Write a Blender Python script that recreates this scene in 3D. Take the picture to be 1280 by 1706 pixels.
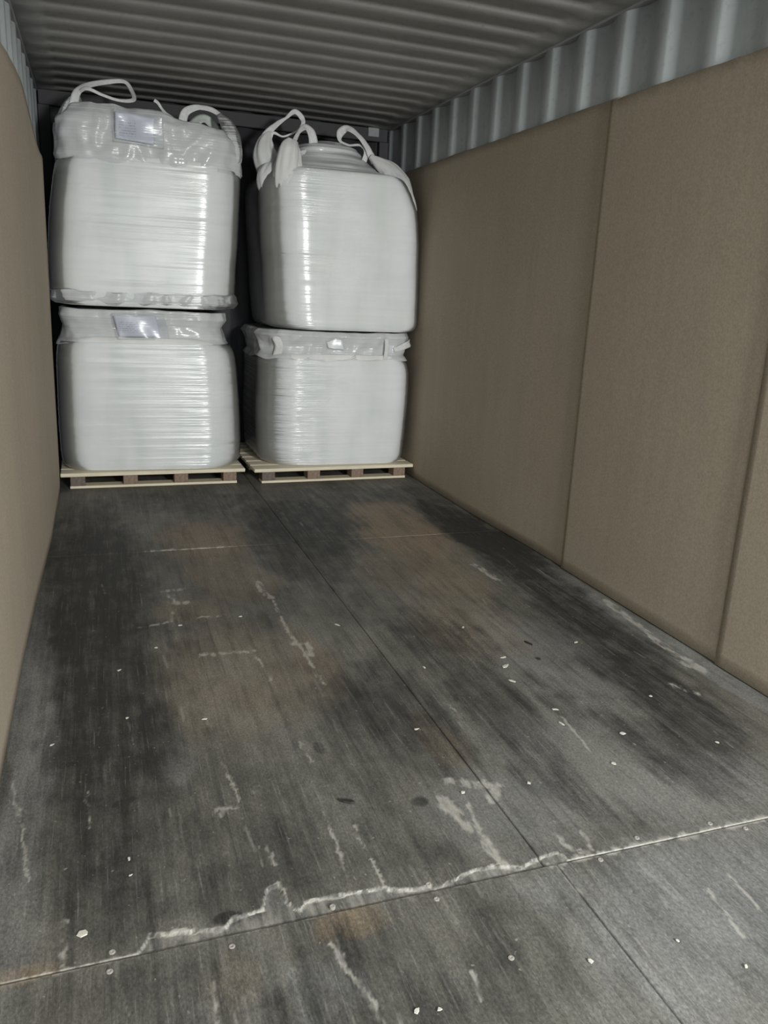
import bpy, bmesh, math, random
import numpy as np
from mathutils import Vector, Matrix, noise

# ------------------------------------------------------------------ clear
for o in list(bpy.data.objects):
    bpy.data.objects.remove(o)
scene = bpy.context.scene
COL = scene.collection
random.seed(7)

# ------------------------------------------------------------------ camera
F_PX, YAW, PITCH, ROLL = 1331.07, 0.3465, -0.2656, 0.0465
CAM = Vector((-0.8752, 0.0, 1.2116))
fw = Vector((math.sin(YAW) * math.cos(PITCH), math.cos(YAW) * math.cos(PITCH), math.sin(PITCH)))
rt = Vector((math.cos(YAW), -math.sin(YAW), 0))
up = rt.cross(fw)
rr = rt * math.cos(ROLL) + up * math.sin(ROLL)
uu = -rt * math.sin(ROLL) + up * math.cos(ROLL)
cd = bpy.data.cameras.new('camera')
cd.sensor_fit = 'VERTICAL'
cd.sensor_height = 36.0
cd.lens = F_PX / 1706.0 * 36.0
cd.clip_start = 0.02
cam = bpy.data.objects.new('camera', cd)
COL.objects.link(cam)
m = Matrix((rr, uu, -fw)).transposed().to_4x4()
m.translation = CAM
cam.matrix_world = m
scene.camera = cam

# ------------------------------------------------------------------ world, lights, exposure
world = bpy.data.worlds.new('overcast_sky')
scene.world = world
world.use_nodes = True
bg = world.node_tree.nodes['Background']
bg.inputs['Color'].default_value = (0.93, 0.98, 1.0, 1)
bg.inputs['Strength'].default_value = 2.4

pd = bpy.data.lights.new('door_portal', 'AREA')       # sampling portal: guides sky light through the open doorway
pd.shape = 'RECTANGLE'
pd.size, pd.size_y = 2.36, 2.40
pd.cycles.is_portal = True
po = bpy.data.objects.new('door_portal', pd)
COL.objects.link(po)
po.location = (0, 0.08, 1.19)
po.rotation_euler = (math.radians(90), 0, 0)           # local -Z looks along +Y, into the container

ld = bpy.data.lights.new('yard_lamp', 'AREA')          # lamp on the yard behind the photographer
ld.shape = 'RECTANGLE'
ld.size, ld.size_y = 0.5, 0.5
ld.energy = 208
ld.color = (1.0, 1.0, 0.97)
lo = bpy.data.objects.new('yard_lamp', ld)
COL.objects.link(lo)
lo.location = (0.80, -2.2, 1.9)
lo.rotation_euler = (math.radians(88), 0, 0)

vs = scene.view_settings
vs.view_transform = 'Standard'
vs.look = 'None'
vs.gamma = 1.0
vs.use_curve_mapping = False
vs.exposure = 0.0


# ------------------------------------------------------------------ helpers
def tag(o, label=None, cat=None, group=None, kind=None):
    if label: o['label'] = label
    if cat: o['category'] = cat
    if group: o['group'] = group
    if kind: o['kind'] = kind
    return o


def empty(name, loc, label=None, cat=None, group=None):
    o = bpy.data.objects.new(name, None)
    o.empty_display_size = 0.1
    o.location = loc
    COL.objects.link(o)
    return tag(o, label, cat, group)


def link(name, me, mat, parent=None, loc=None, smooth=False):
    o = bpy.data.objects.new(name, me)
    if mat and not me.materials:
        me.materials.append(mat)
    COL.objects.link(o)
    if parent: o.parent = parent
    if loc is not None: o.location = loc
    if smooth:
        me.polygons.foreach_set('use_smooth', [True] * len(me.polygons))
    return o


def mesh_from(name, verts, faces):
    me = bpy.data.meshes.new(name)
    me.from_pydata([tuple(v) for v in verts], [], faces)
    me.update()
    return me


def box_mesh(name, x0, x1, y0, y1, z0, z1, bevel=0.0):
    bm = bmesh.new()
    vs_ = [bm.verts.new((x, y, z)) for x in (x0, x1) for y in (y0, y1) for z in (z0, z1)]
    for f in ((0, 1, 3, 2), (4, 6, 7, 5), (0, 4, 5, 1), (2, 3, 7, 6), (0, 2, 6, 4), (1, 5, 7, 3)):
        bm.faces.new([vs_[i] for i in f])
    bmesh.ops.recalc_face_normals(bm, faces=bm.faces)
    if bevel:
        bmesh.ops.bevel(bm, geom=list(bm.edges), offset=bevel, segments=1, affect='EDGES')
    me = bpy.data.meshes.new(name)
    bm.to_mesh(me)
    bm.free()
    return me


def grid_mesh(name, P, closed_u=False):
    """P: array (rows, cols, 3) -> quad grid"""
    R, C = P.shape[:2]
    nf_c = C if closed_u else C - 1
    me = bpy.data.meshes.new(name)
    idx = np.arange(R * C).reshape(R, C)
    nxt = np.roll(idx, -1, axis=1)
    a, b = idx[:-1, :nf_c], nxt[:-1, :nf_c]
    c, d = nxt[1:, :nf_c], idx[1:, :nf_c]
    quads = np.stack([a, b, c, d], -1).reshape(-1, 4)
    n = len(quads)
    me.vertices.add(R * C)
    me.vertices.foreach_set('co', P.reshape(-1).astype(np.float32))
    me.loops.add(n * 4)
    me.loops.foreach_set('vertex_index', quads.reshape(-1).astype(np.int32))
    me.polygons.add(n)
    me.polygons.foreach_set('loop_start', np.arange(0, n * 4, 4, dtype=np.int32))
    me.polygons.foreach_set('loop_total', np.full(n, 4, dtype=np.int32))
    me.update(calc_edges=True)
    me.validate()
    return me


def solidify(o, t, offset=1.0):
    md = o.modifiers.new('thickness', 'SOLIDIFY')
    md.thickness = t
    md.offset = offset
    return o


# ------------------------------------------------------------------ materials
def new_mat(name):
    mt = bpy.data.materials.new(name)
    mt.use_nodes = True
    nt = mt.node_tree
    return mt, nt, nt.nodes['Principled BSDF'], nt.nodes['Material Output']


def N(nt, typ, **kw):
    n = nt.nodes.new(typ)
    for k, v in kw.items():
        if k in n.inputs: n.inputs[k].default_value = v
        else: setattr(n, k, v)
    return n


def noise_node(nt, coord, scale=(1, 1, 1), nscale=5.0, detail=4.0, rough=0.55):
    mp = N(nt, 'ShaderNodeMapping')
    mp.inputs['Scale'].default_value = scale
    nt.links.new(coord, mp.inputs['Vector'])
    t = N(nt, 'ShaderNodeTexNoise')
    t.inputs['Scale'].default_value = nscale
    t.inputs['Detail'].default_value = detail
    t.inputs['Roughness'].default_value = rough
    nt.links.new(mp.outputs['Vector'], t.inputs['Vector'])
    return t.outputs['Fac']


def ramp(nt, fac, stops):
    r = N(nt, 'ShaderNodeValToRGB')
    e = r.color_ramp.elements
    while len(e) > 1: e.remove(e[-1])
    e[0].position, e[0].color = stops[0][0], (*stops[0][1], 1)
    for p_, c_ in stops[1:]:
        x = e.new(p_)
        x.color = (*c_, 1)
    nt.links.new(fac, r.inputs['Fac'])
    return r.outputs['Color']


def mix(nt, fac, a, b, mode='MIX'):
    n = N(nt, 'ShaderNodeMix', data_type='RGBA', blend_type=mode)
    for s, v in ((n.inputs['Factor'], fac), (n.inputs['A'], a), (n.inputs['B'], b)):
        if hasattr(v, 'is_linked'): nt.links.new(v, s)
        elif isinstance(v, (int, float)): s.default_value = v
        else: s.default_value = (*v, 1)
    return n.outputs['Result']


def math_n(nt, op, a, b=0.0, clamp=False):
    n = N(nt, 'ShaderNodeMath', operation=op, use_clamp=clamp)
    for s, v in ((n.inputs[0], a), (n.inputs[1], b)):
        if hasattr(v, 'is_linked'): nt.links.new(v, s)
        else: s.default_value = v
    return n.outputs[0]


def bump(nt, h, strength, dist, to=None):
    b = N(nt, 'ShaderNodeBump')
    b.inputs['Strength'].default_value = strength
    b.inputs['Distance'].default_value = dist
    nt.links.new(h, b.inputs['Height'])
    if to is not None: nt.links.new(b.outputs['Normal'], to)
    return b.outputs['Normal']


def coords(nt, which='Object'):
    return N(nt, 'ShaderNodeTexCoord').outputs[which]


def mat_steel(name, base, dirt):
    mt, nt, p, _ = new_mat(name)
    c = coords(nt)
    f1 = noise_node(nt, c, (1, 1, 1), 2.5, 6, 0.6)
    f2 = noise_node(nt, c, (1, 1, 1), 40, 4, 0.6)
    col = ramp(nt, f1, [(0.3, tuple(b * 0.8 for b in base)), (0.7, base)])
    col = mix(nt, math_n(nt, 'MULTIPLY', ramp(nt, f2, [(0.55, (0, 0, 0)), (0.8, (1, 1, 1))]), 0.45), col, dirt)
    nt.links.new(col, p.inputs['Base Color'])
    p.inputs['Roughness'].default_value = 0.68
    bump(nt, f2, 0.15, 0.002, p.inputs['Normal'])
    return mt


def mat_cardboard():
    mt, nt, p, _ = new_mat('kraft_cardboard')
    c = coords(nt)
    f1 = noise_node(nt, c, (1, 1, 1), 1.6, 5, 0.6)
    f2 = noise_node(nt, c, (1, 1, 1), 130, 4, 0.75)
    f3 = noise_node(nt, c, (1, 6, 0.5), 3.0, 4, 0.6)
    col = ramp(nt, f1, [(0.3, (0.385, 0.325, 0.25)), (0.7, (0.45, 0.385, 0.30))])
    col = mix(nt, 0.42, col, ramp(nt, f2, [(0.3, (0.2, 0.165, 0.125)), (0.7, (0.6, 0.52, 0.41))]))
    col = mix(nt, 0.15, col, ramp(nt, f3, [(0.35, (0.30, 0.275, 0.21)), (0.65, (0.46, 0.385, 0.29))]))
    nt.links.new(col, p.inputs['Base Color'])
    p.inputs['Roughness'].default_value = 0.85
    p.inputs['Specular IOR Level'].default_value = 0.25
    bump(nt, f2, 0.15, 0.001, p.inputs['Normal'])
    return mt


def mat_plain(name, col, rough=0.7, var=0.15, nscale=30, scale=(1, 1, 1), spec=0.4):
    mt, nt, p, _ = new_mat(name)
    f = noise_node(nt, coords(nt), scale, nscale, 5, 0.6)
    nt.links.new(ramp(nt, f, [(0.3, tuple(v * (1 - var) for v in col)), (0.7, tuple(min(1, v * (1 + var)) for v in col))]), p.inputs['Base Color'])
    p.inputs['Roughness'].default_value = rough
    p.inputs['Specular IOR Level'].default_value = spec
    bump(nt, f, 0.2, 0.002, p.inputs['Normal'])
    return mt


def mat_floor():
    mt, nt, p, _ = new_mat('worn_plywood_floor')
    c = coords(nt)
    dark = N(nt, 'ShaderNodeAttribute', attribute_name='dark').outputs['Fac']
    tan = N(nt, 'ShaderNodeAttribute', attribute_name='tan').outputs['Fac']
    pale = N(nt, 'ShaderNodeAttribute', attribute_name='pale').outputs['Fac']
    dust = N(nt, 'ShaderNodeAttribute', attribute_name='dust').outputs['Fac']
    grain = noise_node(nt, c, (60, 2.2, 1), 1.0, 6, 0.65)
    grain2 = noise_node(nt, c, (160, 5, 1), 1.0, 4, 0.6)
    blot = noise_node(nt, c, (3.2, 1.5, 1), 1.0, 7, 0.65)
    fine = noise_node(nt, c, (210, 110, 60), 1.0, 6, 0.75)
    mott = noise_node(nt, c, (13, 8, 1), 1.0, 8, 0.72)
    speck = noise_node(nt, c, (75, 60, 1), 1.0, 2, 0.5)
    streak = noise_node(nt, c, (26, 1.6, 1), 1.0, 5, 0.65)
    col = ramp(nt, blot, [(0.30, (0.066, 0.064, 0.056)), (0.5, (0.145, 0.139, 0.119)), (0.70, (0.235, 0.229, 0.201))])
    col = mix(nt, math_n(nt, 'MULTIPLY', tan, 0.75), col, (0.30, 0.225, 0.148))
    col = mix(nt, math_n(nt, 'MULTIPLY', dust, 0.7), col, (0.29, 0.297, 0.297))
    mo = math_n(nt, 'MULTIPLY', math_n(nt, 'SUBTRACT', mott, 0.5), 1.7)
    st = math_n(nt, 'MULTIPLY', math_n(nt, 'SUBTRACT', streak, 0.5), 1.7)
    dk = math_n(nt, 'ADD', math_n(nt, 'ADD', math_n(nt, 'MULTIPLY', dark, 1.15), mo), st, True)
    col = mix(nt, math_n(nt, 'MULTIPLY', dk, 0.9), col, (0.022, 0.022, 0.0215))
    g = ramp(nt, grain, [(0.25, (0.5, 0.5, 0.5)), (0.5, (1, 1, 1)), (0.78, (1.0, 1.0, 1.0))])
    col = mix(nt, 0.8, col, g, 'MULTIPLY')
    # rubbed pale fibres along the grain
    fib = ramp(nt, grain2, [(0.58, (0, 0, 0)), (0.72, (1, 1, 1))])
    col = mix(nt, math_n(nt, 'MULTIPLY', fib, 0.2), col, (0.45, 0.44, 0.40))
    sp = ramp(nt, fine, [(0.34, (0.45, 0.45, 0.45)), (0.52, (1, 1, 1)), (0.66, (1.5, 1.5, 1.5))])
    col = mix(nt, 0.75, col, sp, 'MULTIPLY')
    col = mix(nt, math_n(nt, 'MULTIPLY', ramp(nt, speck, [(0.70, (0, 0, 0)), (0.76, (1, 1, 1))]), 0.4), col, (0.45, 0.44, 0.40))
    pf = math_n(nt, 'MULTIPLY', pale, math_n(nt, 'ADD', 0.42, fine), True)
    col = mix(nt, pf, col, (0.50, 0.48, 0.43))
    nt.links.new(col, p.inputs['Base Color'])
    nt.links.new(math_n(nt, 'ADD', 0.5, math_n(nt, 'MULTIPLY', fine, 0.3)), p.inputs['Roughness'])
    p.inputs['Specular IOR Level'].default_value = 0.35
    h = math_n(nt, 'ADD', math_n(nt, 'MULTIPLY', grain, 0.7), math_n(nt, 'MULTIPLY', fine, 0.5))
    bump(nt, h, 0.35, 0.003, p.inputs['Normal'])
    return mt


def mat_fabric():
    mt, nt, p, _ = new_mat('white_woven_polypropylene')
    c = coords(nt)
    f1 = noise_node(nt, c, (7, 7, 1.2), 1.0, 3, 0.5)
    f2 = noise_node(nt, c, (3, 3, 5), 1.0, 4, 0.6)
    w = noise_node(nt, c, (1, 1, 1), 260, 2, 0.5)
    col = ramp(nt, f1, [(0.35, (0.70, 0.72, 0.70)), (0.6, (0.82, 0.82, 0.82))])
    col = mix(nt, 0.3, col, ramp(nt, f2, [(0.35, (0.68, 0.70, 0.71)), (0.65, (0.86, 0.86, 0.85))]))
    nt.links.new(col, p.inputs['Base Color'])
    p.inputs['Roughness'].default_value = 0.6
    bump(nt, math_n(nt, 'ADD', f2, math_n(nt, 'MULTIPLY', w, 0.1)), 0.25, 0.01, p.inputs['Normal'])
    return mt


def mat_film(name='clear_stretch_film', haze=0.12, tint=(0.86, 0.88, 0.89), refl=1.6, bmp=0.5, side=0.0):
    mt, nt, p, out = new_mat(name)
    nt.nodes.remove(p)
    c = coords(nt)
    wr = noise_node(nt, c, (0.5, 0.5, 80), 1.0, 3, 0.55)
    wr2 = noise_node(nt, c, (0.4, 0.4, 24), 1.0, 3, 0.5)
    msk = ramp(nt, noise_node(nt, c, (1.0, 1.0, 5), 1.0, 0, 0.5), [(0.42, (0.12,) * 3), (0.62, (1, 1, 1))])
    if side:      # ripples gathered on one side of the bag (object x)
        sx = N(nt, 'ShaderNodeSeparateXYZ')
        nt.links.new(c, sx.inputs[0])
        k = math_n(nt, 'ADD', math_n(nt, 'MULTIPLY', sx.outputs['X'], side), 0.35, True)
        msk = math_n(nt, 'ADD', math_n(nt, 'MULTIPLY', k, 1.3), 0.1)
    h = math_n(nt, 'ADD', math_n(nt, 'MULTIPLY', wr, msk), math_n(nt, 'MULTIPLY', wr2, 0.5))
    b = N(nt, 'ShaderNodeBump')
    b.inputs['Strength'].default_value = bmp
    b.inputs['Distance'].default_value = 0.011
    nt.links.new(h, b.inputs['Height'])
    fr = N(nt, 'ShaderNodeFresnel')
    fr.inputs['IOR'].default_value = 1.5
    gl = N(nt, 'ShaderNodeBsdfGlossy')
    gl.inputs['Roughness'].default_value = 0.17
    df = N(nt, 'ShaderNodeBsdfDiffuse')
    df.inputs['Color'].default_value = (*tint, 1)
    tr = N(nt, 'ShaderNodeBsdfTransparent')
    tr.inputs['Color'].default_value = (0.98, 0.99, 0.99, 1)
    for n in (fr, gl, df): nt.links.new(b.outputs['Normal'], n.inputs['Normal'])
    hz = math_n(nt, 'MULTIPLY', math_n(nt, 'ADD', math_n(nt, 'MULTIPLY', wr2, 1.2), 0.4), haze, True)
    m1 = N(nt, 'ShaderNodeMixShader')
    nt.links.new(hz, m1.inputs[0]); nt.links.new(tr.outputs[0], m1.inputs[1]); nt.links.new(df.outputs[0], m1.inputs[2])
    m2 = N(nt, 'ShaderNodeMixShader')
    nt.links.new(math_n(nt, 'MULTIPLY', fr.outputs[0], refl, True), m2.inputs[0])
    nt.links.new(m1.outputs[0], m2.inputs[1]); nt.links.new(gl.outputs[0], m2.inputs[2])
    nt.links.new(m2.outputs[0], out.inputs['Surface'])
    return mt


def mat_print():
    """bluish sheet with two columns of small unreadable print"""
    mt, nt, p, _ = new_mat('printed_sheet')
    uv = coords(nt, 'Generated')
    sx = N(nt, 'ShaderNodeSeparateXYZ')
    nt.links.new(uv, sx.inputs[0])
    x, z = sx.outputs['X'], sx.outputs['Z']
    rows = math_n(nt, 'FRACT', math_n(nt, 'MULTIPLY', z, 11.0))
    rm = math_n(nt, 'LESS_THAN', rows, 0.42)
    wn = noise_node(nt, uv, (34, 1, 11), 1.0, 1, 0.4)
    wm = math_n(nt, 'GREATER_THAN', wn, 0.45)
    a = math_n(nt, 'MULTIPLY', math_n(nt, 'GREATER_THAN', x, 0.10), math_n(nt, 'LESS_THAN', x, 0.52))
    bz = math_n(nt, 'MULTIPLY', math_n(nt, 'GREATER_THAN', z, 0.2), math_n(nt, 'LESS_THAN', z, 0.74))
    k = math_n(nt, 'MULTIPLY', math_n(nt, 'MULTIPLY', rm, wm), math_n(nt, 'MULTIPLY', a, bz))
    nt.links.new(mix(nt, math_n(nt, 'MULTIPLY', k, 0.6), (0.60, 0.61, 0.70), (0.24, 0.25, 0.38)), p.inputs['Base Color'])
    p.inputs['Roughness'].default_value = 0.35
    return mt


M = {}
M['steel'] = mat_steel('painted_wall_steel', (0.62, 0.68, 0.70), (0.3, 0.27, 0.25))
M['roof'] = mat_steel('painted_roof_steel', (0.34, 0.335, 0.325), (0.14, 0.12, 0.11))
M['end'] = mat_steel('shaded_end_wall_steel', (0.05, 0.05, 0.057), (0.035, 0.03, 0.03))  # shade behind the bags put into the colour, far darker than the wall paint
M['rail'] = mat_steel('painted_rail_steel', (0.27, 0.275, 0.28), (0.12, 0.1, 0.09))
M['card'] = mat_cardboard()
M['tear'] = mat_plain('torn_cardboard_fibre', (0.56, 0.48, 0.37), 0.9)
M['floor'] = mat_floor()
M['sub'] = mat_plain('dark_subfloor', (0.03, 0.028, 0.025), 0.9)
M['fabric'] = mat_fabric()
M['film'] = mat_film()
M['film_rippled'] = mat_film('rippled_stretch_film', side=-2.5, bmp=0.6)
M['film_creased'] = mat_film('creased_stretch_film', side=2.0, bmp=0.42, refl=2.2)
M['hazy'] = mat_film('milky_loose_film', 0.7, (0.78, 0.80, 0.815), 0.75, 0.5)
M['pouch'] = mat_film('clear_pouch_film', 0.06, (0.8, 0.8, 0.86), 0.3, 0.15)
M['glint'] = mat_plain('white_film_glint', (0.85, 0.86, 0.87), 0.4, 0.03)  # painted white in place of a bright reflection on the film
M['strap'] = mat_plain('white_webbing', (0.74, 0.75, 0.75), 0.65, 0.1, 60)
M['grey_strap'] = mat_plain('greenish_white_webbing', (0.6, 0.66, 0.61), 0.65, 0.1, 60)
M['print'] = mat_print()
M['deck'] = mat_plain('pale_pine_board', (0.82, 0.75, 0.58), 0.7, 0.1, 8, (1, 10, 10))
M['block'] = mat_plain('brown_pressed_wood_block', (0.27, 0.20, 0.15), 0.85, 0.3, 60)
M['dkblock'] = mat_plain('grey_brown_wood_block', (0.17, 0.14, 0.12), 0.85, 0.3, 60)
M['chip'] = mat_plain('white_wood_flake', (0.62, 0.60, 0.53), 0.75, 0.12, 80)
M['bark'] = mat_plain('dark_bark_chip', (0.03, 0.027, 0.024), 0.8, 0.3, 80)
M['screw'] = mat_plain('dusty_screw_steel', (0.34, 0.32, 0.29), 0.75, 0.3, 200)
M['plate'] = mat_plain('grey_plate', (0.3, 0.305, 0.32), 0.5, 0.08, 40)
M['ground'] = mat_plain('yard_concrete', (0.30, 0.295, 0.28), 0.9, 0.15, 3)

# ------------------------------------------------------------------ the setting: container shell
H = 1.176          # inner face of wall ridges
Y0, Y1 = 0.10, 5.98
ZR = 2.36


def corr_profile(a0, a1, phase, pitch, depth, flats=(0.25, 0.25)):
    """polyline (position, depth 0..depth): flat at 0, ramp, flat at depth, ramp"""
    f_in, f_out = flats
    sl = (1 - f_in - f_out) / 2
    pts = []
    k = math.floor((a0 - phase) / pitch) - 1
    while phase + k * pitch < a1 + pitch:
        b = phase + k * pitch
        for t, d in ((0, 0), (f_in, 0), (f_in + sl, depth), (f_in + sl + f_out, depth)):
            pts.append((b + t * pitch, d))
        k += 1
    arr = np.array(pts)
    xs = [a0] + [v for v in arr[:, 0] if a0 < v < a1] + [a1]
    return [(x, float(np.interp(x, arr[:, 0], arr[:, 1]))) for x in xs]


def soft_profile(pr, r=0.006):
    """cut every corner of the pressed sheet once"""
    out = [pr[0]]
    for a, b, c in zip(pr, pr[1:], pr[2:]):
        for q, s in ((a, 1), (c, 1)):
            d = math.hypot(q[0] - b[0], q[1] - b[1])
            t = min(0.4, r / max(d, 1e-6))
            out.append((b[0] + (q[0] - b[0]) * t, b[1] + (q[1] - b[1]) * t))
    out.append(pr[-1])
    return out


def side_wall(name, sgn):
    # bright ridges of the photograph sit 0.283 m apart
    pr = soft_profile(corr_profile(Y0, Y1 + 0.04, 2.36 + 0.175, 0.2815, 0.036, (0.2, 0.2)))
    P = np.array([[(sgn * (H + d), y, z) for (y, d) in pr] for z in (-0.06, 0.6, 1.2, 1.8, 2.42)])
    if sgn < 0: P = P[:, ::-1]
    o = link(name, grid_mesh(name, P), M['steel'])
    solidify(o, 0.003, -1.0)
    return tag(o, kind='structure')


side_wall('wall_right', 1)
side_wall('wall_left', -1)

pr = soft_profile(corr_profile(-1.21, 1.21, -1.16, 0.25, 0.04, (0.3, 0.3)))
P = np.array([[(x, Y1 + d, z) for (x, d) in pr] for z in (-0.06, 0.8, 1.6, 2.42)])
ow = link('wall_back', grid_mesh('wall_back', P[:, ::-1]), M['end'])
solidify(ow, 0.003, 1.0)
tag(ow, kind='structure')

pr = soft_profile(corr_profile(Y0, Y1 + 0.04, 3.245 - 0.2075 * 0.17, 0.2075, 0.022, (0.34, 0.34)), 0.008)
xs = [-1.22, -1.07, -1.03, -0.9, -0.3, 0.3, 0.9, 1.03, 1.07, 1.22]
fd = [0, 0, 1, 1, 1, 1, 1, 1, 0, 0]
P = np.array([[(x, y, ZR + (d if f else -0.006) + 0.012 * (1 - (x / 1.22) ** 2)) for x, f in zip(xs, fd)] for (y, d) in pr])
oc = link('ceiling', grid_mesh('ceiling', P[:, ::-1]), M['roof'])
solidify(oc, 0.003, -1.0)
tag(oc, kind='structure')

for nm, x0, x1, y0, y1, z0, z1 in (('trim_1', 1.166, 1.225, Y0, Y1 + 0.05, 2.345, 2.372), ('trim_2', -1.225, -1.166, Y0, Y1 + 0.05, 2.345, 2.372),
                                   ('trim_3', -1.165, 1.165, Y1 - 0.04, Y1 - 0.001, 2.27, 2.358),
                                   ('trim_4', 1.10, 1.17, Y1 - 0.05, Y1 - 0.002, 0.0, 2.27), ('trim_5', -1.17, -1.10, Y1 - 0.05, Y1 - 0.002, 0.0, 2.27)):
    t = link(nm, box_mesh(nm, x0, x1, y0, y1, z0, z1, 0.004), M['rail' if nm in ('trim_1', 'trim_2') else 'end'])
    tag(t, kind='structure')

pl = link('sticker_plate', box_mesh('sticker_plate', 1.015, 1.095, Y1 - 0.046, Y1 - 0.041, 2.30, 2.358, 0.001), M['plate'])
tag(pl, 'small pale grey square plate high on the dark end wall above right bags', 'plate')

gp = np.array([[(x, y, -1.25) for x in (-30, 0, 30)] for y in (-40, -10, 9)], dtype=float)
tag(link('ground', grid_mesh('ground', gp), M['ground']), kind='structure')

# ------------------------------------------------------------------ floor: six plywood sheets on a dark subfloor
floor = link('floor', box_mesh('floor', -1.175, 1.175, Y0, Y1 - 0.001, -0.09, -0.03), M['sub'])
tag(floor, kind='structure')


def vnoise(x, y, seed):
    """smooth 2-D value noise, arrays in"""
    rng = np.random.RandomState(seed)
    T = rng.rand(256, 256)
    xi, yi = np.floor(x).astype(int), np.floor(y).astype(int)
    fx, fy = x - xi, y - yi
    fx, fy = fx * fx * (3 - 2 * fx), fy * fy * (3 - 2 * fy)
    g = lambda a, b: T[a & 255, b & 255]
    return (g(xi, yi) * (1 - fx) + g(xi + 1, yi) * fx) * (1 - fy) + (g(xi, yi + 1) * (1 - fx) + g(xi + 1, yi + 1) * fx) * fy


def fbm(x, y, seed, o=4):
    s, a, t = 0, 1.0, 0
    for k in range(o):
        s = s + a * vnoise(x * 2 ** k, y * 2 ** k, seed + k)
        t += a
        a *= 0.55
    return s / t


def seg_dist(X, Y, pts):
    d = np.full(X.shape, 9.0)
    for (x0, y0), (x1, y1) in zip(pts, pts[1:]):
        vx, vy = x1 - x0, y1 - y0
        t = np.clip(((X - x0) * vx + (Y - y0) * vy) / (vx * vx + vy * vy + 1e-9), 0, 1)
        d = np.minimum(d, np.hypot(X - x0 - t * vx, Y - y0 - t * vy))
    return d


RAG = [(-0.857, 1.294), (-0.833, 1.336), (-0.744, 1.322), (-0.693, 1.312), (-0.678, 1.332), (-0.61, 1.342), (-0.596, 1.395), (-0.569, 1.405),
       (-0.559, 1.348), (-0.541, 1.317), (-0.523, 1.338), (-0.459, 1.337), (-0.355, 1.331), (-0.334, 1.315), (-0.282, 1.308), (-0.26, 1.312),
       (-0.253, 1.295), (-0.221, 1.305), (-0.146, 1.328), (-0.088, 1.325), (-0.043, 1.304), (0.025, 1.324), (0.066, 1.327), (0.071, 1.296)]
JY = 1.293
# rubbed and gouged pale marks: (points, half width)
SCR = [([(-0.589, 2.551), (-0.544, 2.54), (-0.421, 2.539)], .012), ([(-0.421, 2.539), (-0.404, 2.411), (-0.399, 2.313)], .006), ([(-0.664, 3.184), (-0.599, 3.191)], .014),
       ([(-0.644, 3.139), (-0.646, 3.052), (-0.594, 3.041)], .016), ([(-0.78, 2.83), (-0.667, 2.86), (-0.646, 2.976)], .009), ([(-0.275, 3.216), (-0.28, 3.093), (-0.257, 3.018)], .014),
       ([(-0.267, 2.563), (-0.223, 2.563), (-0.227, 2.462)], .014), ([(-0.257, 2.984), (-0.263, 2.68), (-0.25, 2.543), (-0.243, 2.24)], .008), ([(-0.70, 3.728), (-0.314, 3.722)], .014),
       ([(-0.566, 2.878), (-0.476, 2.881)], .008), ([(-0.411, 1.615), (-0.413, 1.501), (-0.423, 1.348)], .004), ([(-0.357, 1.541), (-0.359, 1.444), (-0.354, 1.334)], .004),
       ([(-0.615, 1.898), (-0.607, 1.797), (-0.597, 1.716)], .004), ([(-0.548, 1.741), (-0.543, 1.714)], .011), ([(-0.657, 1.689), (-0.609, 1.687)], .008),
       ([(-0.651, 1.694), (-0.645, 1.669)], .006), ([(-0.587, 1.529), (-0.586, 1.468)], .004), ([(-0.566, 1.534), (-0.561, 1.461)], .005), ([(-0.99, 1.423), (-0.985, 1.308)], .006),
       ([(-0.952, 1.84), (-0.948, 1.696)], .004), ([(-1.129, 1.94), (-1.083, 1.691), (-1.066, 1.549)], .004), ([(0.407, 1.894), (0.382, 1.675)], .005), ([(-0.116, 1.583), (-0.075, 1.322)], .018),
       ([(-0.061, 1.542), (-0.077, 1.44)], .006), ([(0.096, 1.391), (0.096, 1.325), (0.14, 1.306)], .009), ([(0.159, 1.373), (0.144, 1.311)], .008), ([(0.042, 1.288), (0.037, 1.193)], .008),
       ([(-0.273, 1.074), (-0.279, 1.014)], .005), ([(0.4, 1.155), (0.387, 1.052)], .004), ([(0.086, 2.034), (0.11, 1.952)], .006), ([(-0.071, 1.65), (0.047, 1.591), (0.009, 1.549)], .016),
       ([(-0.395, 1.931), (-0.388, 1.822)], .005), ([(0.755, 3.227), (0.773, 3.014)], .018), ([(1.113, 2.677), (1.058, 2.208), (1.036, 2.054)], .018), ([(1.05, 2.202), (1.062, 2.024)], .022),
       ([(0.881, 1.955), (0.918, 1.881)], .014), ([(-0.733, 1.184), (-0.739, 1.101)], .005), ([(-0.505, 1.217), (-0.462, 1.024)], .006), ([(0.321, 1.129), (0.296, 0.997)], .005)]
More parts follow.
